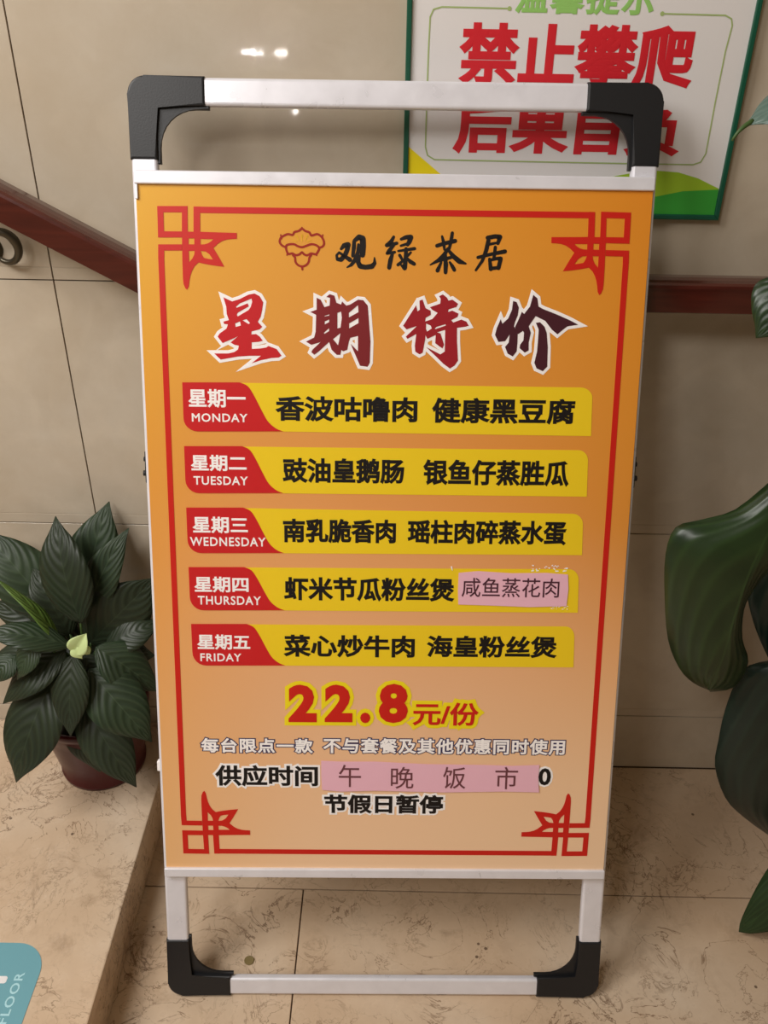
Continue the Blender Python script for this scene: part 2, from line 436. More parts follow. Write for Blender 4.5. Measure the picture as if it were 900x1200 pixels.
for bx in (.9, 1.6):
    b2 = bmesh.new(); tube_bm([(bx, 1.107, .895), (bx, 1.115, .872), (bx, 1.135, .862), (bx, D - .0005, .862)], .006, 12, b2)
    bb = bm_obj('bracket', b2, M['bronze'], rail, True)
    f2 = bmesh.new(); tube_bm([(bx, D - .005, .862), (bx, D - .0002, .862)], [.017, .02], 24, f2); bm_obj('flange', f2, M['bronze'], bb)

# ================================================================== WALL SIGN
sg = empty('wall_sign', (.21, D, .99))
tag(sg, 'white wall sign with dark green frame and red warning lettering', 'sign')
sxf = Matrix.Translation(-Vector(sg.location))
X90 = Matrix.Rotation(math.radians(90), 4, 'X')                  # (x, y, z) -> (x, -z, y)
def onwall(dist): return sxf @ Matrix.Translation((0, D - dist, 0)) @ X90
SX0, SX1, SZ0, SZ1 = .0118, .4128, .9905, 1.292
FRW = .0062
def sign_prism(name, pts, z0, z1, m, par, bev=0): return prism(name, pts, z0, z1, m, par, bev, 2, sxf @ Matrix.Translation((0, D, 0)) @ X90)
face = sign_prism('sign_face', [(SX0 + .002, SZ0 + .002), (SX1 - .002, SZ0 + .002), (SX1 - .002, SZ1 - .002), (SX0 + .002, SZ1 - .002)], .0005, .008, M['signwhite'], sg)
for q in ([(SX0, SZ0), (SX1, SZ0), (SX1 - FRW, SZ0 + FRW), (SX0 + FRW, SZ0 + FRW)], [(SX0, SZ1), (SX1, SZ1), (SX1 - FRW, SZ1 - FRW), (SX0 + FRW, SZ1 - FRW)],
          [(SX0, SZ0), (SX0, SZ1), (SX0 + FRW, SZ1 - FRW), (SX0 + FRW, SZ0 + FRW)], [(SX1, SZ0), (SX1, SZ1), (SX1 - FRW, SZ1 - FRW), (SX1 - FRW, SZ0 + FRW)]):
    sign_prism('frame_strip', q, .0004, .012, M['signgreen'], sg, .0012)
SW = onwall(.0083)
def sbox(x0, x1, y0, y1):
    xm, ym = (x0 + x1) / 2, (y0 + y1) / 2
    return (wl(x0, ym)[0], wl(x1, ym)[0], wl(xm, y1)[1], wl(xm, y0)[1])
iz = SZ0 + FRW; ix0 = SX0 + FRW; ix1 = SX1 - FRW
mound = [wl(700, 212)] + [wl(x, y) for x, y in ((722, 206), (745, 202), (770, 200), (795, 202), (818, 209), (842, 221))]
poly_print('green_mound', [[(wl(690, 222)[0], iz)] + [(min(x, ix1), z) for x, z in mound] + [(ix1, iz)]], 0, M['lime'], face, xf=SW)
lowm = [wl(x, y) for x, y in ((690, 236), (720, 234), (765, 231), (800, 224), (842, 222))]
poly_print('green_mound', [[(wl(670, 240)[0], iz)] + [(min(x, ix1), z) for x, z in lowm] + [(ix1, iz)]], .0002, M['grass'], face, xf=SW)
poly_print('yellow_corner', [[(ix0, wl(478, 172)[1]), (wl(528, 214)[0], wl(528, 214)[1]), (wl(535, 222)[0], iz), (ix0, iz)]], 0, M['yellow'], face, xf=SW)
# thin rounded outline, open at the top around the heading
def sline(pts, w=.0016): return [(x, y, w) for x, y in pts]
L = [(597, 10), (560, 9), (518, 8), (508, 11), (504, 20), (502, 60), (500, 120), (498.5, 172), (501, 182), (509, 187), (600, 189), (700, 191), (812, 193), (821, 190), (827, 180), (838, 120), (850, 60), (858, 30), (857, 22), (850, 18), (776, 16)]
strokes_print('thin_border_line', [sline(L), [(597, 10, .005)], [(776, 16, .005)]], .0001, M['olive'], face, fn=wl, xf=SW)
text_print('heading_lettering', '温馨提示', sbox(604, 768, -24, 17), .0001, M['sgreen'], face, .0012, 1.15, xf=SW)
text_print('warning_lettering', '禁止攀爬', sbox(539, 814, 28, 101), .0001, M['signred'], face, .0023, xf=SW)
text_print('warning_lettering', '后果自负', sbox(532, 798, 121, 181), .0001, M['signred'], face, .0023, xf=SW)

# ================================================================== POSTER STAND
stand = empty('poster_stand')
stand.matrix_world = Matrix.Translation(BO) @ Matrix((BU, BV, BN)).transposed().to_4x4()
tag(stand, 'aluminium poster stand with black corners and orange weekday specials menu', 'sign stand')
HW = .305; TT = .030; HT = 1.215; TB = -.004; TK = .0125           # half width, tube width, height, front depth, thickness
def tubebar(name, lo, hi, par=stand, m=None, bev=.0035): return new_box(name, lo, hi, m or M['alu'], par, bev, 3)
def corner(cx, cy, sx, sy, par, zt, zb, mm=None):
    """black moulded corner: rounded outside, arms along the tubes, thin curved web inside"""
    R, w, ax, ay = .020, .0315, .088, .090
    pts = []
    for i in range(9):
        a = math.pi + i * math.pi / 16; pts.append((R + R * math.cos(a), R + R * math.sin(a)))
    pts += [(ax, 0), (ax, w), (w + .002, w), (w, w + .002), (w, ay), (0, ay)]
    P = [(cx + sx * x, cy + sy * y) for x, y in pts]
    o = prism('corner_joint', P, zb, zt, M['black'], par, .0028, 3)
    for p in o.data.polygons: p.use_smooth = False
    web = [(w - .002, w - .002), (ax + .004, w - .002), (ax + .004, w + .003)]
    for i in range(9):
        a = -math.pi / 2 - i * math.pi / 16; web.append((ax - .012 + (ax - .012 - w - .003) * math.cos(a), w + .003 + (ax - .012 - w - .003) + (ax - .012 - w - .003) * math.sin(a)))
    web += [(w + .003, ay + .004), (w - .002, ay + .004)]
    W_ = [(cx + sx * x, cy + sy * y) for x, y in web]
    prism('corner_web', W_, zb + .003, zt - .005, M['black'], o, .0008, 1)
    return o
# front frame
tubebar('side_tube', (-HW, .07, TB - TK), (-HW + TT, HT - .07, TB))
tubebar('side_tube', (HW - TT, .07, TB - TK), (HW, HT - .07, TB))
tubebar('top_handle_tube', (-HW + .07, HT - TT, TB - TK), (HW - .07, HT, TB))
tubebar('bottom_tube', (-HW + .07, .0058, TB - TK + .001), (HW - .07, .0325, TB))
for cx, sx in ((-HW - .001, 1), (HW + .001, -1)):
    corner(cx, HT + .001, sx, -1, stand, TB + .002, TB - TK - .0008)
    corner(cx, .0050, sx, 1, stand, TB + .002, TB - TK + .002)
# rear frame folded flat behind
rb = TB - TK - .002; rk = .010
rear = tubebar('rear_leg_frame', (-HW + .002, .0095, rb - rk), (-HW + .026, HT - .11, rb))
for nm, lo, hi in (('rear_side_tube', (HW - .026, .0095, rb - rk), (HW - .002, HT - .11, rb)), ('rear_bottom_tube', (-HW + .026, .0095, rb - rk), (HW - .026, .019, rb)), ('rear_top_tube', (-HW + .026, HT - .135, rb - rk), (HW - .026, HT - .111, rb))):
    tubebar(nm, lo, hi, rear)
for sx in (-1, 1):
    bm = bmesh.new(); box(bm, (min(sx * (HW - .001), sx * (HW + .0022)), .745, TB - TK - .004), (max(sx * (HW - .001), sx * (HW + .0022)), .785, TB - .006), .0012, 2)
    tube_bm([(sx * (HW + .001), .775, TB - .009), (sx * (HW + .0035), .775, TB - .009)], .003, 14, bm)
    tube_bm([(sx * (HW + .001), .757, TB - .010), (sx * (HW + .005), .757, TB - .010)], .0035, 14, bm)
    h = bm_obj('hinge', bm, M['black'], stand)
new_box('end_clip', (-HW - .0035, .352, TB - .011), (-HW + .001, .366, TB - .003), M['white'], stand, .0008)
# board, poster and clamp strips
PU0, PU1, PV0, PV1 = -.3003, .3003, .2075, 1.1
new_box('backing_board', (PU0 + .002, PV0, -.0036), (PU1 - .002, PV1, -.0012), M['white'], stand, .0004, 1)
poster = new_box('poster', (PU0, PV0 - .002, -.0010), (PU1, PV1 + .002, 0), M['poster'], stand, .0002, 1)
top = tubebar('clamp_strip', (-.3012, 1.0985, -.0035), (.3012, 1.1135, .0045), stand, None, .0015)
bot = tubebar('clamp_strip', (-.3025, .1995, -.0035), (.3015, .2125, .0045), stand, None, .0015)
new_box('strip_lip', (-.3012, 1.082, -.0035), (-.2975, 1.0985, .003), M['alu'], top, .0006, 1)

# --- red border with knot corners
t = .0070
u_in, vt, vb = .2762, 1.0745, .2335
def knot(ox, oy, sx, sy):
    org = bd(184.1, 240.3)
    def q(x, y):
        a = bd(180 + x / 8.571, 235 + y / 8.571); return (ox + sx * (a[0] - org[0]), oy - sy * (org[1] - a[1]))
    outer = [(465, 303), (560, 307), (835, 315), (835, 375), (780, 377), (735, 382), (690, 396), (650, 420), (600, 466), (650, 550), (710, 656), (620, 645), (540, 632), (490, 622), (450, 612), (410, 650), (385, 695), (368, 745), (358, 800), (352, 855), (336, 886), (318, 872), (300, 830), (294, 780), (288, 600), (283, 300), (283, 108), (98, 108), (103, 298), (340, 300), (400, 301), (400, 50), (465, 50)]
    holes = [[(350, 370), (408, 370), (408, 430), (350, 430)], [(470, 376), (600, 378), (575, 402), (545, 420), (510, 430), (470, 431)],
             [(352, 496), (412, 496), (408, 530), (390, 570), (356, 610)], [(472, 496), (520, 502), (560, 530), (595, 582), (548, 576), (505, 566), (485, 535)]]
    square = [(35, 45), (340, 45), (340, 110), (283, 108), (98, 108), (103, 298), (283, 300), (283, 361), (44, 361)]
    foot = [(283, 430), (283, 492), (106, 492), (106, 560), (45, 560), (45, 430)]
    # body outline without the square
    body = [(283, 108), (340, 108), (342, 302), (400, 303), (400, 50), (465, 50), (467, 303), (560, 307), (835, 315), (835, 375), (780, 377), (735, 382), (690, 396), (650, 420), (600, 466), (650, 550), (710, 656), (620, 645), (540, 632), (490, 622), (450, 612), (410, 650), (385, 695), (368, 745), (358, 800), (352, 855), (336, 886), (318, 872), (300, 830), (294, 780), (288, 600), (283, 300)]
    cu = [[q(*p) for p in body]] + [[q(*p) for p in hh] for hh in holes]
    poly_print('corner_knot', cu, .00035, M['red'], poster)
    poly_print('corner_knot', [[q(*p) for p in square]], .00038, M['red'], poster)
    poly_print('corner_knot', [[q(*p) for p in foot]], .00038, M['red'], poster)
    return q(400, 50), q(45, 560)
a0, b0 = knot(-u_in, vt, 1, 1); knot(u_in, vt, -1, 1); knot(-u_in, vb, 1, -1); knot(u_in, vb, -1, -1)
def flat(name, lo, hi, z, m, par=None): return new_box(name, (lo[0], lo[1], z - TH), (hi[0], hi[1], z + TH), m, par or poster)
ust = a0[0] + .001; vst = vt - (b0[1] - vt if b0[1] > vt else vt - b0[1]) + .001
flat('border_line', (ust, vt - t), (-ust, vt), .00030, M['red'])
flat('border_line', (ust, vb), (-ust, vb + t), .00030, M['red'])
flat('border_line', (b0[0], vb + (vt - vst)), (b0[0] + t, vst), .00030, M['red'])
flat('border_line', (-b0[0] - t, vb + (vt - vst)), (-b0[0], vst), .00030, M['red'])

# --- lotus emblem
k6 = lambda ox, oy, r=6.0: (lambda x, y: bd(ox + x / r, oy + y / r))
def sm(pts, w): return [(x, y, w) for x, y in pts]
def wavy(pts, w, n=4):
    """Catmull-Rom smoothing of a pixel path"""
    out = []
    for i in range(len(pts) - 1):
        p0, p1, p2, p3 = pts[max(i - 1, 0)], pts[i], pts[i + 1], pts[min(i + 2, len(pts) - 1)]
        for j in range(n):
            u = j / n
            out.append(tuple(.5 * ((2 * p1[k]) + (-p0[k] + p2[k]) * u + (2 * p0[k] - 5 * p1[k] + 4 * p2[k] - p3[k]) * u * u + (-p0[k] + 3 * p1[k] - 3 * p2[k] + p3[k]) * u ** 3) for k in (0, 1)) + (w,))
    out.append(tuple(pts[-1]) + (w,)); return out
up_ = [(92, 180), (62, 165), (46, 140), (55, 112), (75, 98), (105, 86), (138, 92), (150, 72), (180, 64), (203, 48), (226, 64), (255, 74), (270, 96), (310, 86), (338, 103), (355, 130), (358, 158), (345, 175), (322, 182)]
mid_ = [(90, 182), (95, 165), (120, 157), (150, 158), (172, 170), (203, 178), (235, 168), (270, 157), (305, 165), (325, 185), (316, 208), (300, 228), (268, 222), (240, 235), (218, 228), (203, 214), (186, 228), (160, 234), (135, 222), (108, 226), (96, 206), (90, 182)]
low_ = [(140, 235), (154, 250), (158, 282), (175, 303), (203, 314), (232, 304), (250, 282), (256, 252), (268, 234)]
w2 = .0026
strokes_print('emblem', [wavy(up_, w2), wavy(mid_, w2), wavy(low_, w2), sm([(60, 118), (54, 92)], w2 * .7), sm([(345, 110), (350, 92)], w2 * .7), sm([(203, 52), (203, 40)], w2 * .7), sm([(203, 312), (206, 334)], w2), sm([(100, 222), (98, 234)], w2 * .7), sm([(305, 222), (306, 236)], w2 * .7)], .0003, M['logo'], poster, fn=k6(320, 260))
strokes_print('emblem_stamens', [sm([(203, 98), (203, 135)], w2 * .5), sm([(203, 96), (203, 100)], w2), sm([(168, 100), (180, 130)], w2 * .5), sm([(165, 98), (167, 102)], w2), sm([(238, 100), (226, 130)], w2 * .5), sm([(240, 98), (238, 102)], w2), sm([(140, 128), (165, 138)], w2 * .5), sm([(265, 128), (240, 138)], w2 * .5)], .0003, M['amber'], poster, fn=k6(320, 260))
# --- shop name in brush lettering
PXM = .00165 / 6
def S(*pts): return [(x, y, w * PXM) for x, y, w in pts]
brush1 = [S((478, 190, 12), (500, 165, 20), (528, 160, 22), (520, 200, 20), (505, 235, 20), (478, 265, 20), (452, 264, 14), (446, 235, 10), (465, 215, 10), (500, 240, 14), (540, 266, 20)),
          S((570, 138, 16), (568, 180, 18), (560, 240, 14)), S((572, 132, 16), (605, 106, 22), (630, 118, 26), (632, 170, 26), (628, 232, 24)),
          S((600, 160, 12), (596, 215, 16), (575, 270, 18), (550, 302, 14), (520, 320, 6)), S((606, 240, 12), (598, 285, 20), (612, 312, 22), (650, 319, 20), (695, 313, 22), (714, 292, 16), (713, 252, 6))]
strokes_print('shop_lettering', brush1, .0003, M['ink'], poster, fn=k6(320, 260))
brush2 = [S((68, 105, 12), (50, 140, 18), (18, 165, 16), (50, 160, 14), (90, 150, 14)), S((70, 160, 14), (35, 205, 18), (20, 222, 12), (75, 213, 12)), S((62, 215, 12), (45, 270, 20), (36, 322, 18)),
          S((120, 122, 12), (155, 108, 18), (188, 108, 22), (178, 140, 20), (165, 160, 16)), S((118, 168, 10), (170, 152, 12)), S((100, 205, 10), (215, 188, 14)),
          S((155, 190, 16), (152, 260, 18), (145, 325, 20), (118, 302, 8)), S((188, 215, 10), (164, 240, 12)), S((110, 235, 14), (126, 262, 12)), S((98, 302, 14), (125, 280, 12), (142, 262, 8)), S((165, 258, 10), (185, 280, 18), (212, 296, 16)),
          S((372, 168, 16), (430, 150, 16), (500, 134, 18)), S((408, 102, 10), (420, 150, 16), (424, 195, 10)), S((480, 78, 14), (472, 130, 16), (458, 190, 12)), S((450, 188, 14), (420, 235, 18), (380, 272, 16), (325, 302, 6)),
          S((450, 196, 12), (490, 245, 20), (530, 278, 22), (575, 294, 8)), S((388, 272, 14), (470, 250, 14)), S((430, 228, 14), (434, 300, 20), (432, 356, 16)), S((402, 284, 10), (376, 342, 18)), S((462, 284, 10), (480, 312, 16), (494, 338, 16)),
          S((728, 112, 18), (780, 102, 18), (815, 106, 20), (800, 152, 14)), S((738, 158, 12), (800, 146, 10)), S((734, 130, 18), (718, 200, 18), (690, 275, 14), (645, 340, 10)), S((660, 250, 14), (750, 228, 14), (850, 208, 18)),
          S((782, 178, 14), (772, 262, 14)), S((742, 262, 14), (750, 332, 18)), S((742, 270, 12), (790, 258, 14), (820, 258, 18), (804, 325, 18)), S((748, 328, 16), (805, 322, 14))]
strokes_print('shop_lettering', brush2, .0003, M['ink'], poster, fn=k6(450, 260))
# --- four big brush characters, white edged
def big(ox, oy, w, loops, m):
    f = 900.0 / w
    q = [[bd(ox + x / f, oy + y / f) for x, y in lp] for lp in loops]
    poly_print('brush_lettering_edge', q, .0003, M['white'], poster, .0040)
    poly_print('brush_lettering', q, .0007, m, poster, .0002)
big(240, 335, 105, [[(190, 118), (275, 158), (350, 135), (440, 90), (500, 78), (550, 105), (585, 165), (575, 240), (560, 310), (530, 360), (575, 410), (550, 435), (470, 455), (465, 490), (515, 485), (550, 510), (580, 550), (540, 560), (470, 565), (470, 635), (560, 630), (620, 620), (640, 605), (720, 635), (768, 700), (740, 718), (670, 722), (560, 745), (480, 772), (570, 700), (450, 700), (330, 708), (160, 738), (100, 680), (240, 680), (300, 665), (335, 640), (345, 600), (300, 590), (262, 568), (350, 495), (300, 520), (180, 572), (132, 510), (150, 480), (220, 430), (235, 385), (195, 380), (190, 360), (245, 345), (222, 280), (218, 210)],
    [(310, 210), (350, 175), (470, 125), (478, 160), (462, 215), (440, 245), (330, 310), (320, 290), (330, 268), (440, 205), (430, 178), (320, 222)], [(303, 375), (355, 355), (365, 400), (308, 415)], [(375, 345), (420, 332), (458, 375), (440, 385)]], M['c1'])
big(345, 335, 105, [[(225, 122), (262, 140), (300, 215), (355, 200), (360, 120), (325, 110), (355, 85), (400, 100), (420, 170), (470, 190), (480, 160), (520, 200), (560, 190), (640, 140), (690, 145), (735, 200), (750, 400), (762, 560), (755, 770), (735, 810), (660, 800), (600, 660), (570, 590), (640, 660), (640, 500), (560, 520), (545, 560), (530, 640), (490, 655), (470, 640), (460, 690), (425, 690), (375, 640), (350, 560), (240, 660), (200, 690), (172, 665), (185, 640), (270, 560), (170, 590), (120, 560), (200, 520), (215, 460), (220, 290), (165, 262), (225, 240)],
    [(430, 270), (470, 255), (478, 320), (465, 420), (430, 430)], [(385, 535), (465, 470), (440, 600)], [(302, 300), (355, 283), (350, 300), (302, 310)], [(303, 355), (352, 335), (350, 365), (303, 390)], [(295, 470), (350, 420), (350, 455), (300, 485)],
    [(545, 270), (640, 190), (645, 265), (545, 320)], [(548, 375), (645, 320), (645, 375), (548, 430)]], M['c2'])
big(460, 335, 105, [[(235, 200), (250, 260), (275, 240), (272, 150), (300, 140), (330, 225), (380, 250), (382, 290), (330, 320), (325, 360), (400, 335), (455, 270), (400, 240), (378, 215), (480, 180), (485, 130), (470, 105), (505, 88), (545, 120), (560, 150), (600, 140), (655, 180), (640, 210), (560, 235), (555, 265), (600, 250), (660, 280), (650, 310), (585, 345), (610, 370), (690, 340), (740, 360), (762, 400), (730, 408), (645, 420), (645, 560), (655, 750), (620, 800), (575, 828), (510, 780), (440, 710), (345, 620), (480, 690), (525, 660), (530, 440), (440, 465), (480, 480), (515, 590), (500, 625), (470, 605), (430, 575), (435, 490), (350, 530), (330, 490), (325, 540), (300, 670), (270, 685), (230, 660), (225, 600), (240, 480), (150, 530), (135, 510), (250, 400), (140, 435), (108, 400)],
    [(420, 430), (440, 410), (535, 382), (535, 400), (430, 436)], [(335, 375), (385, 398), (395, 428), (345, 462), (333, 430)]], M['c3'])
big(570, 335, 115, [[(245, 140), (275, 150), (295, 200), (285, 270), (260, 330), (250, 370), (285, 430), (282, 520), (275, 600), (240, 645), (195, 620), (172, 560), (205, 520), (215, 440), (170, 505), (110, 512), (80, 450), (95, 390), (130, 310), (145, 350), (200, 300), (235, 220)],
    [(430, 85), (465, 115), (475, 190), (520, 215), (640, 262), (760, 315), (835, 355), (740, 370), (700, 400), (650, 442), (600, 400), (540, 320), (450, 275), (385, 370), (405, 430), (385, 520), (385, 590), (350, 610), (305, 570), (310, 540), (340, 500), (345, 430), (335, 410), (290, 440), (262, 380), (295, 310), (325, 240), (345, 260), (400, 190)],
    [(455, 340), (490, 335), (530, 375), (550, 430), (560, 560), (555, 740), (515, 780), (460, 755), (440, 705), (465, 600), (475, 480), (480, 400)]], M['c4'])
# --- weekday rows
rowdata = [
    dict(y0=(448, 454), y1=(505.5, 511), x0=213.6, xc=281, xs=332, xb=232, xr=(680, 694, 692.5), tab=('星期一', (221, 288, 456, 477.5)), en=('MONDAY', (225, 290, 484.5, 494.5)), dish=(('香波咕噜肉', (323.3, 489, 464.5, 494)), ('健康黑豆腐', (506.4, 673.6, 466.5, 496.5)))),
    dict(y0=(522.7, 527.5), y1=(577.8, 582), x0=215.8, xc=283.6, xs=332, xb=233.6, xr=(677.8, 689, 687.5), tab=('星期二', (224, 289, 533, 552)), en=('TUESDAY', (227, 290.5, 558, 568.3)), dish=(('豉油皇鹅肠', (331.4, 473.6, 537, 566)), ('银鱼仔蒸胜瓜', (496, 666.7, 539, 569)))),
    dict(y0=(594.7, 602), y1=(648, 650.5), x0=218.3, xc=285, xs=332.8, xb=236, xr=(671, 683, 682), tab=('星期三', (226, 290.5, 605.3, 624.7)), en=('WEDNESDAY', (223, 311.4, 629.4, 640)), dish=(('南乳脆香肉', (331.7, 464, 608, 636)), ('瑶柱肉碎蒸水蛋', (477.8, 663.3, 609.6, 637.8)))),
    dict(y0=(664.4, 667), y1=(715, 718), x0=221, xc=286, xs=333.6, xb=239, xr=(667, 678, 677), tab=('星期四', (228, 291.4, 675.6, 694)), en=('THURSDAY', (232, 305.8, 698.3, 708.6)), dish=(('虾米节瓜粉丝煲', (333, 532, 676.7, 704)),)),
    dict(y0=(731, 734), y1=(779.7, 782), x0=224, xc=289, xs=334.4, xb=242, xr=(663, 673, 672), tab=('星期五', (231.4, 293.3, 743.3, 761)), en=('FRIDAY', (235, 282.8, 765.5, 774.7)), dish=(('菜心炒牛肉', (333, 486, 744, 770)), ('海皇粉丝煲', (500.5, 652, 745, 770.5)))),
]
for R_ in rowdata:
    ya, yr = R_['y0']; yb_, ybr = R_['y1']; x0, xc, xs, xb = R_['x0'], R_['xc'], R_['xs'], R_['xb']; xr1, xr2, xr3 = R_['xr']
    hgt = yb_ - ya
    arcp = []
    for i in range(7):
        a = math.pi / 2 * i / 6; arcp.append((xr1 + (xr2 - xr1) * math.sin(a), yr + 12 * (1 - math.cos(a))))
    band = [(xc - 6, ya + .5)] + arcp + [(xr3, ybr), (xs, yb_ + .3), (xc - 6, yb_)]
    poly_print('yellow_row', [[bd(*p) for p in band]], .0003, M['banner'], poster)
    fx = wavy([(0, 0), (.18, .075), (.32, .256), (.5, .567), (.647, .795), (.825, .935), (1, 1)], 0)     # S-shaped right edge
    sc_ = [(xc + (xs - xc) * p_[0], ya + hgt * p_[1]) for p_ in fx]
    lower = [(xb + (x0 + 1.5 - xb) * math.sin(a), yb_ - 16 * (1 - math.cos(a))) for a in [math.pi / 2 * i / 6 for i in range(7)]]
    tabp = [(x0, ya), (xc - 14, ya)] + sc_[0:] + [(xb + 20, yb_)] + lower
    poly_print('red_day_tab', [[bd(*p) for p in tabp]], .0006, M['tab'], poster)
    text_print('day_lettering', R_['tab'][0], bbox_px(*R_['tab'][1]), .0009, M['white'], poster, .0006)
    text_print('day_lettering', R_['en'][0], bbox_px(*R_['en'][1]), .0009, M['white'], poster, .0003, 1.12)
    for s_, bx_ in R_['dish']:
        text_print('dish_lettering', s_, bbox_px(*bx_), .0007, M['ink'], poster, .00105)
# --- price and notes
for nm, mm, zz, gr in (('price_lettering_edge', 'yellow', .0004, .0052), ('price_lettering', 'red', .0009, 0)):
    b = .0034 + gr
    for s_, q in (('2', (338, 371, 802, 846)), ('2', (380.5, 413, 802, 846)), ('.', (422, 434, 835, 846.8)), ('8', (444, 478, 801, 847))):
        u0, u1, v0, v1 = bbox_px(*q); text_print(nm, s_, (u0 - gr, u1 + gr, v0 - gr, v1 + gr), zz, M[mm], poster, b)
    u0, u1, v0, v1 = bbox_px(484, 560.5, 823, 850); text_print(nm, '元/份', (u0 - gr, u1 + gr, v0 - gr, v1 + gr), zz, M[mm], poster, .0009 + gr)
def edged(s_, q, inner, outer, b, gr, space=1, nm='notice_lettering'):
    u0, u1, v0, v1 = bbox_px(*q)
    text_print(nm + '_edge', s_, (u0 - gr, u1 + gr, v0 - gr, v1 + gr), .0003, outer, poster, b + gr, space)
    text_print(nm, s_, (u0, u1, v0, v1), .0007, inner, poster, b, space)
edged('每台限点一款', (236, 366.5, 865, 882), M['white'], M['navy'], .00065, .0013, 1.12)
edged('不与套餐及其他优惠同时使用', (379, 662, 865.5, 883.5), M['white'], M['navy'], .00065, .0013, 1.1)
edged('供应时间', (252.5, 372.5, 896.5, 921), M['ink'], M['white'], .0010, .0028)
edged('0', (631, 645.5, 900, 920), M['ink'], M['white'], .0010, .0028)
edged('节假日暂停', (380, 519, 931, 953), M['ink'], M['white'], .0010, .0028)
# --- pasted pink paper slips with thin lettering
def slip(loop, label):
    o = prism('pink_paper_slip', [bd(*p) for p in loop], .0011, .0015, M['pink'], poster); o['label'] = label; return o
n1 = slip([(537.5, 671), (560, 669), (600, 671.5), (640, 671), (665.3, 673), (665.8, 690), (663.5, 710), (620, 711), (570, 709), (537, 708), (536.6, 690)], 'pink paper slip pasted on the Thursday row')
text_print('slip_lettering', '咸鱼蒸花肉', bbox_px(541, 655, 677, 699.5), .0018, M['note_dark'], poster, .0001)
n2 = slip([(376.5, 891), (400, 892), (440, 892), (500, 895), (570, 896), (600, 897), (632, 896), (630.5, 912), (631.5, 928), (590, 927), (520, 928), (440, 926), (400, 927), (377.5, 925), (376.5, 908)], 'long pink paper slip pasted over the serving time')
for s_, q in (('午', (397, 423, 895.5, 921.5)), ('晚', (458, 484.5, 898, 923.5)), ('饭', (519, 545.5, 898, 923.5)), ('市', (580, 606.5, 898, 924))):
    text_print('slip_lettering', s_, bbox_px(*q), .0018, M['note'], poster, .00005)
rs = random.Random(3); sc1 = []
for i in range(26):
    x, y = rs.uniform(622, 665), rs.uniform(662.5, 669.5); sc1.append([(x, y, rs.uniform(.0008, .0022)), (x + rs.uniform(-3, 3), y + rs.uniform(-1, 1), .0006)])
for i in range(16):
    x, y = rs.uniform(642, 666), rs.uniform(709, 714); sc1.append([(x, y, rs.uniform(.0004, .0012)), (x + rs.uniform(-2, 2), y + rs.uniform(-1, 1), .0005)])
sc1.append([(529, 664, .0018), (530, 668, .001)])
strokes_print('glue_residue', sc1, .0008, M['white'], poster, fn=bd)['kind'] = 'stuff'

# ================================================================== FLOOR STICKER
stk = empty('floor_sticker', (0, 0, 0)); stk.location = (-.46, .70, SH)
tag(stk, 'teal vinyl floor sticker with pale lettering on the step, at left edge', 'sticker')
tx = Matrix.Translation(-Vector(stk.location))
pts = [(-.80, .45), (-.80, .737)]; R_ = .043
for i in range(11):
    a = math.pi / 2 * (1 - i / 10); pts.append((-.457 - R_ + R_ * math.cos(a), .737 - R_ + R_ * math.sin(a)))
for i in range(11):
    a = -math.pi / 2 * i / 10; pts.append((-.457 - R_ + R_ * math.cos(a), .45 + R_ + R_ * math.sin(a)))
sb = prism('vinyl_sheet', pts, SH + .0002, SH + .0007, M['teal'], stk, 0, xf=tx)
rot = tx @ Matrix.Translation((-.4765, .6255, 0)) @ Matrix.Rotation(math.pi / 2, 4, 'Z')
text_print('lettering', 'FLOOR', (0, .069, 0, .0122), SH + .0009, M['pale'], sb, .00035, 1.15, xf=rot)
poly_print('white_symbol', [[(-.53, .679), (-.4995, .679), (-.4975, .681), (-.4975, .687), (-.4995, .689), (-.53, .689)]], SH + .0009, M['tealwhite'], sb, xf=tx)

# ================================================================== SMALL THINGS ON THE FLOOR
dc = atZ(292, 1126, 0)
bm = lathe_bm([(.0068, .0002), (.0074, .0008), (.0074, .0014), (.0066, .0018), (.0058, .0015), (.002, .0014)], 12)
o = bm_obj('bottle_cap', bm, M['disc']); o.location = (dc.x, dc.y, 0)
tag(o, 'small flat olive-brown disc lying on the floor inside the stand', 'disc')

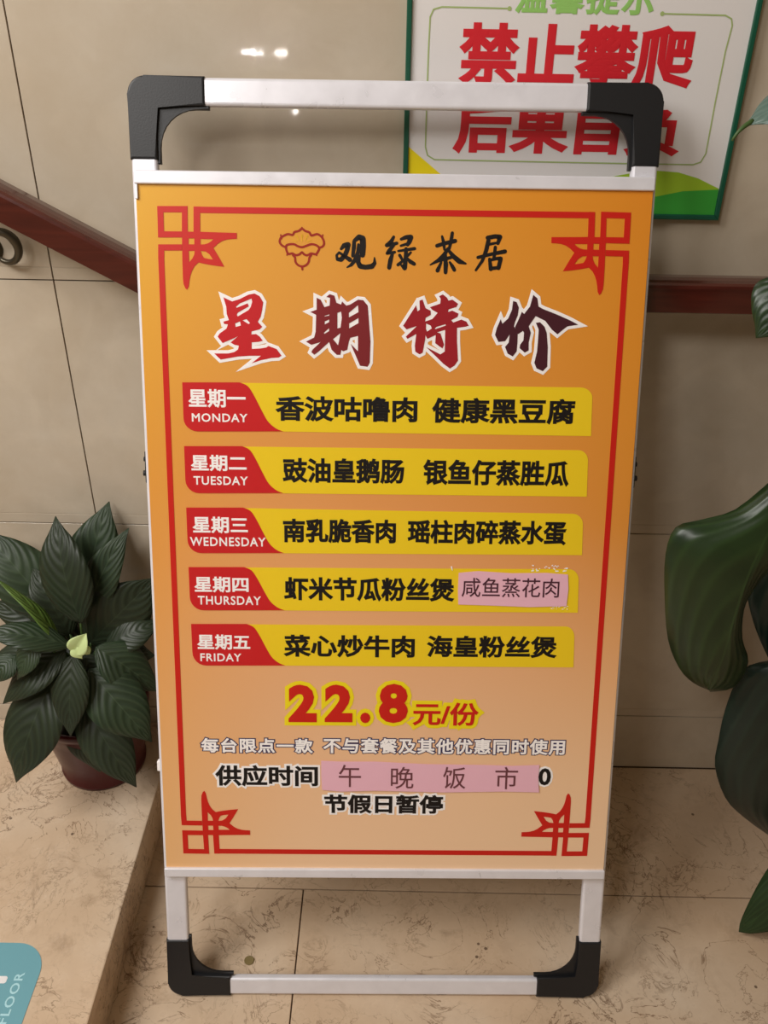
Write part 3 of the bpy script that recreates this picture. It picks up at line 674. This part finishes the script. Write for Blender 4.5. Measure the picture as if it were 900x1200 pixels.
# ================================================================== PLANTS
def leaf_obj(parent, base, tip, width, m, bend=.02, face=(0, -.65, .76), prof=None, fold=.18, twist=0, wl_=1.0, wr=1.0, name='leaf', nl=16, nw=4, wav=.05):
    base, tip = Vector(base), Vector(tip); face = Vector(face).normalized()
    ax = tip - base; mid = (base + tip) / 2 + face * bend
    bm = bmesh.new(); uvl = bm.loops.layers.uv.new('UVMap'); G = []; ph = random.uniform(0, 6)
    for i in range(nl + 1):
        u = i / nl
        p = base * (1 - u) ** 2 + mid * 2 * u * (1 - u) + tip * u * u
        tg = ((mid - base) * (1 - u) + (tip - mid) * u).normalized()
        sd = tg.cross(face).normalized(); nr = sd.cross(tg).normalized()
        if twist:
            q = Matrix.Rotation(twist, 3, tg); sd = q @ sd; nr = q @ nr
        if prof: w = prof(u)
        else: w = (math.sin(math.pi * u ** .85) ** .85) * (1 - .3 * u ** 4) * (1 if u < .8 else 1 - 1.6 * (u - .8)) + (.02 if u < .97 else 0)
        w = max(w, .012) * width / 2
        row = []
        for j in range(-nw, nw + 1):
            v = j / nw; ww = w * (wl_ if v < 0 else wr)
            z = fold * abs(v) * ww - .25 * ww * v * v + wav * width * .5 * math.sin(u * 11 + ph + (1.5 if v > 0 else 0)) * v * v * min(1, w / width * 4)
            row.append((bm.verts.new(p + sd * (v * ww) + nr * z), u, v))
        G.append(row)
    for a, b in zip(G, G[1:]):
        for j in range(2 * nw):
            f = bm.faces.new((a[j][0], a[j + 1][0], b[j + 1][0], b[j][0])); f.smooth = True
            for lp, (_, u, v) in zip(f.loops, (a[j], a[j + 1], b[j + 1], b[j])): lp[uvl].uv = (u, v)
    bmesh.ops.recalc_face_normals(bm, faces=bm.faces)
    if sum((f.normal.dot(face) for f in bm.faces)) < 0: bmesh.ops.reverse_faces(bm, faces=bm.faces)
    geom = bmesh.ops.extrude_face_region(bm, geom=list(bm.faces))
    nv = [x for x in geom['geom'] if isinstance(x, bmesh.types.BMVert)]
    for v in nv: v.co -= face * .0006
    bmesh.ops.recalc_face_normals(bm, faces=bm.faces)
    bm.transform(parent.matrix_basis.inverted())
    return bm_obj(name, bm, m, parent, True)
def stem_obj(parent, pts, r0, r1, m, name='stem'):
    P = [Vector(p) for p in pts]; out = []
    for i in range(9):
        u = i / 8
        if len(P) == 3: out.append(P[0] * (1 - u) ** 2 + P[1] * 2 * u * (1 - u) + P[2] * u * u)
        else: out.append(P[0].lerp(P[1], u))
    bm = tube_bm(out, [r0 + (r1 - r0) * i / 8 for i in range(9)], 8)
    bm.transform(parent.matrix_basis.inverted())
    return bm_obj(name, bm, m, parent, True)
# --- peace lily on the step
PC = Vector((-.476, 1.074, SH))
lily = empty('potted_plant', PC)
lily.matrix_basis = Matrix.Translation(PC)
tag(lily, 'leafy dark green plant in a dark red pot on the step, left of the stand', 'plant')
bm = lathe_bm([(.064, .0003), (.069, .002), (.070, .009), (.0675, .012), (.074, .05), (.083, .10), (.0865, .125), (.089, .128), (.0905, .134), (.0895, .142), (.086, .144), (.0835, .138), (.082, .126), (.05, .124)], 48)
pot = bm_obj('pot', bm, M['pot'], lily, True)
bm = lathe_bm([(.0815, .1262), (.05, .129), (.01, .131)], 32); bm_obj('soil', bm, M['soil'], lily, True)
ct = 1 / 3.077
def LP(x, y, Y): return atY(x * ct, 560 + y * ct, Y)
CR = LP(285, 600, 1.06)
leaves = [  # base x,y,Y  tip x,y,Y  width(crop px)  material  bend face
    (290, 480, 1.10, 394, 85, 1.155, 190, 'leaf2', .03, (0.1, -.8, .6), 0),
    (292, 525, 1.04, 200, 138, 1.10, 172, 'leaf', .03, (-.1, -.85, .5), 0),
    (310, 520, 1.07, 465, 180, 1.11, 125, 'leaf2', .03, (-.3, -.8, .5), .3),
    (230, 520, 1.08, -50, 190, 1.12, 200, 'leaf2', .04, (.1, -.7, .7), 0),
    (255, 570, 1.06, 118, 325, 1.09, 165, 'leaf', .03, (.3, -.8, .5), 0),
    (225, 600, 1.01, -20, 360, 1.03, 90, 'young', .03, (.9, -.3, .2), .5),
    (255, 605, 1.00, -60, 560, .98, 105, 'leaf2', .035, (.1, -.5, .9), .15),
    (150, 590, .99, 62, 728, .97, 95, 'leaf2', .02, (-.2, -.6, .8), 0),
    (240, 620, 1.01, 10, 815, .97, 135, 'leaf', .03, (0, -.6, .8), .1),
    (195, 720, 1.00, 58, 1098, .93, 205, 'leaf', .03, (-.1, -.75, .65), 0),
    (262, 635, 1.00, 255, 932, .95, 125, 'leaf', .02, (.05, -.8, .6), 0),
    (320, 690, 1.01, 548, 952, .975, 190, 'leaf2', .03, (.2, -.7, .7), 0),
    (300, 800, 1.00, 492, 1116, .95, 165, 'leaf', .03, (.1, -.8, .6), 0),
    (345, 610, 1.03, 575, 770, 1.03, 150, 'leaf2', .03, (.2, -.6, .8), 0),
    (320, 600, 1.06, 560, 360, 1.10, 210, 'leaf', .03, (.3, -.7, .6), .3),
    (380, 610, 1.05, 580, 520, 1.08, 120, 'leaf', .03, (.2, -.6, .8), 0),
    (240, 560, 1.07, -40, 450, 1.09, 120, 'leaf', .03, (0, -.7, .7), -.2),
    (250, 840, 1.02, 362, 1062, .985, 110, 'leaf', .02, (0, -.8, .6), 0),
    (60, 640, .99, -20, 740, .97, 90, 'leaf2', .02, (0, -.6, .8), 0),
    (200, 600, 1.03, -60, 700, 1.02, 120, 'leaf', .02, (0, -.6, .8), 0),
    (300, 560, 1.09, 430, 330, 1.14, 150, 'leaf', .03, (0, -.8, .6), .2),
    (300, 640, 1.03, 430, 800, 1.02, 140, 'leaf', .02, (0, -.7, .7), -.2),
    (330, 640, 1.05, 560, 640, 1.06, 150, 'leaf', .02, (0, -.7, .7), 0),
    (290, 620, 1.09, 290, 300, 1.13, 190, 'leaf', .02, (0, -.7, .7), 0),
    (250, 600, 1.10, 110, 430, 1.14, 170, 'leaf', .02, (0, -.7, .7), 0),
    (320, 620, 1.09, 470, 480, 1.12, 170, 'leaf', .02, (0, -.7, .7), 0),
    (270, 600, 1.07, 160, 700, 1.05, 160, 'leaf', .02, (0, -.7, .7), 0),
    (280, 610, 1.07, 330, 780, 1.05, 160, 'leaf', .02, (0, -.7, .7), 0),
    (230, 640, 1.04, 140, 850, 1.02, 140, 'leaf', .02, (0, -.7, .7), .2),
]
for i, (bx_, by_, bY, tx_, ty_, tY, w, mk, bend, fc, tw) in enumerate(leaves):
    b_, t_ = LP(bx_, by_, bY), LP(tx_, ty_, tY)
    leaf_obj(lily, b_, t_, w * ct * 1.38e-3, M[mk], bend, fc, twist=tw, fold=.22)
    root = PC + Vector((random.uniform(-.03, .03), random.uniform(-.03, .03), .128))
    stem_obj(lily, (root, (root + b_) / 2 + Vector((0, 0, .04)), b_ + (t_ - b_) * .03), .0028, .0018, M['stem'])
# pale green young bud in the middle
fb = LP(283, 615, .985)
leaf_obj(lily, fb + Vector((-.008, 0, -.008)), fb + Vector((.016, .0, .028)), .030, M['flower'], .008, (.2, -.8, .5), fold=.7, name='bud', nl=10)
leaf_obj(lily, fb + Vector((-.006, 0, .004)), fb + Vector((.004, -.004, -.016)), .018, M['flower'], .006, (-.2, -.8, .5), fold=.5, name='bud', nl=8)
leaf_obj(lily, fb + Vector((.008, 0, .004)), fb + Vector((.016, -.003, -.008)), .014, M['flower'], .005, (.2, -.8, .5), fold=.5, name='bud', nl=8)

# --- climbing plant on a moss pole just outside the frame on the right
VC = Vector((.735, .88, 0))
vine = empty('climbing_plant', VC); vine.matrix_basis = Matrix.Translation(VC)
tag(vine, 'tall plant with large glossy leaves reaching in from the right edge', 'plant')
bm = lathe_bm([(.085, .0003), (.09, .005), (.11, .14), (.118, .19), (.125, .192), (.127, .212), (.12, .214), (.114, .2), (.05, .195)], 40); bm_obj('pot', bm, M['pot'], vine, True)
bm = lathe_bm([(.1135, .196), (.06, .203), (.01, .205)], 32); bm_obj('soil', bm, M['soil'], vine, True)
bm = lathe_bm([(.024, .19), (.025, .6), (.024, 1.22), (.018, 1.232)], 20); bm_obj('moss_pole', bm, M['coir'], vine, True)
def cord(u):
    return (math.sin(math.pi * min(1, u * 1.0 + .0) ** .62) ** .62) * (1 - .25 * u ** 3) if u > .02 else .35
def outline_leaf(parent, mid, left, right, Y, m, drop=.03, dl=0, nw=7, sub=3):
    """broad leaf whose blade curves back from the midrib; stations of midrib, left and right margin"""
    mid, left, right = [[q[:2] for q in wavy(k, 0, sub)] for k in (mid, left, right)]
    n = len(mid); bm = bmesh.new(); uvl = bm.loops.layers.uv.new('UVMap'); G = []
    for i in range(n):
        u = i / (n - 1); y = Y + dl * (u - .5) + .02 * (2 * u - 1) ** 2; row = []
        for j in range(-nw, nw + 1):
            v = j / nw; e = left[i] if v < 0 else right[i]; a = abs(v)
            x_, y_ = mid[i][0] * (1 - a) + e[0] * a, mid[i][1] * (1 - a) + e[1] * a
            P = atY(x_, y_, y + drop * a * a - .006 * a + .003 * math.sin(u * 16 + v * 3) * a)
            row.append((bm.verts.new(P), u, v))
        G.append(row)
    for a, b in zip(G, G[1:]):
        for j in range(2 * nw):
            f = bm.faces.new((a[j][0], a[j + 1][0], b[j + 1][0], b[j][0])); f.smooth = True
            for lp, (_, u, v) in zip(f.loops, (a[j], a[j + 1], b[j + 1], b[j])): lp[uvl].uv = (u, v)
    geom = bmesh.ops.extrude_face_region(bm, geom=list(bm.faces))
    for v in geom['geom']:
        if isinstance(v, bmesh.types.BMVert): v.co += Vector((0, .0008, -.0003))
    bmesh.ops.recalc_face_normals(bm, faces=bm.faces)
    bm.transform(parent.matrix_basis.inverted())
    return bm_obj('leaf', bm, m, parent, True)
A_mid = [(935, 572), (912, 605), (897, 632), (884, 660), (872, 690), (863, 718), (855, 745), (847, 772), (838, 792), (831, 808)]
A_left = [(905, 562), (862, 597), (822, 609), (792, 618), (780, 650), (779, 700), (783, 750), (796, 783), (812, 800), (831, 809)]
A_right = [(985, 585), (975, 625), (940, 652), (904, 668), (883, 692), (872, 715), (870, 748), (877, 776), (861, 805), (832, 811)]
outline_leaf(vine, A_mid, A_left, A_right, .84, M['big'], .03, .0)
B_mid = [(935, 770), (930, 795), (925, 822), (922, 850), (919, 880), (916, 905), (914, 930), (912, 955), (911, 980)]
B_left = [(915, 772), (878, 780), (862, 800), (849, 835), (842, 868), (838, 898), (850, 935), (872, 958), (908, 984)]
B_right = [(955, 775), (985, 800), (1000, 830), (1005, 860), (1000, 890), (985, 920), (960, 945), (940, 965), (914, 985)]
outline_leaf(vine, B_mid, B_left, B_right, .87, M['bigd'], .035, .02)
stem_obj(vine, (atY(858, 165, .895), atY(866, 150, .893), atY(882, 142, .9)), .0012, .0026, M['stem'])
for B_ in (atY(925, 585, .86), atY(935, 770, .89)):
    node = Vector((VC.x, VC.y, B_.z - .05))
    stem_obj(vine, (node, (node + B_) / 2 + Vector((0, -.01, .03)), B_), .0045, .003, M['stem'])
big_leaves = [  # base, tip px, Y, width m, mat, left/right factor, bend
    ((985, 990), (866, 1092), .86, .83, .125, 'big', .7, 1.0, .02, (-.1, -.6, .8)),
    ((945, 330), (886, 396), .86, .85, .07, 'big', 1, 1, .012, (-.2, -.8, .6)),
    ((960, 108), (873, 147), .90, .90, .045, 'bigl', 1, 1, .012, (0, -.5, .9)),
    ((965, 610), (915, 790), .93, .93, .15, 'bigd', 1, 1, .02, (-.2, -.8, .5)),
    ((1030, 200), (990, 330), .86, .85, .16, 'bigd', 1, 1, .02, (.1, -.8, .5)),
    ((1090, 180), (1200, 300), .86, .84, .17, 'big', 1, 1, .02, (.3, -.8, .5)),
    ((1080, 380), (1190, 520), .86, .84, .20, 'bigd', 1, 1, .02, (.3, -.8, .5)),
    ((1010, 420), (975, 560), .84, .82, .15, 'big', 1, 1, .02, (-.1, -.8, .5)),
    ((1080, 560), (1170, 730), .86, .82, .22, 'big', 1, 1, .02, (.3, -.8, .5)),
    ((1060, 740), (1130, 900), .84, .80, .20, 'bigd', 1, 1, .02, (.2, -.8, .5)),
    ((1040, 60), (985, 150), .88, .87, .13, 'big', 1, 1, .02, (-.1, -.8, .5)),
    ((1060, 20), (1130, 120), .88, .86, .14, 'bigd', 1, 1, .02, (.2, -.8, .5)),
]
for (b_, t_, y0, y1, w, mk, wl_, wr_, bend, fc) in big_leaves:
    B_, T_ = atY(b_[0], b_[1], y0), atY(t_[0], t_[1], y1)
    pf = cord if w > .1 else None
    leaf_obj(vine, B_, T_, w, M[mk], bend, fc, prof=pf, wl_=wr_, wr=wl_, fold=.1, nl=22, nw=6, wav=.03)
    node = Vector((VC.x, VC.y, max(.25, min(1.2, B_.z - .05))))
    stem_obj(vine, (node, (node + B_) / 2 + Vector((0, -.01, .03)), B_ + (T_ - B_) * .02), .0045, .003, M['stem'])
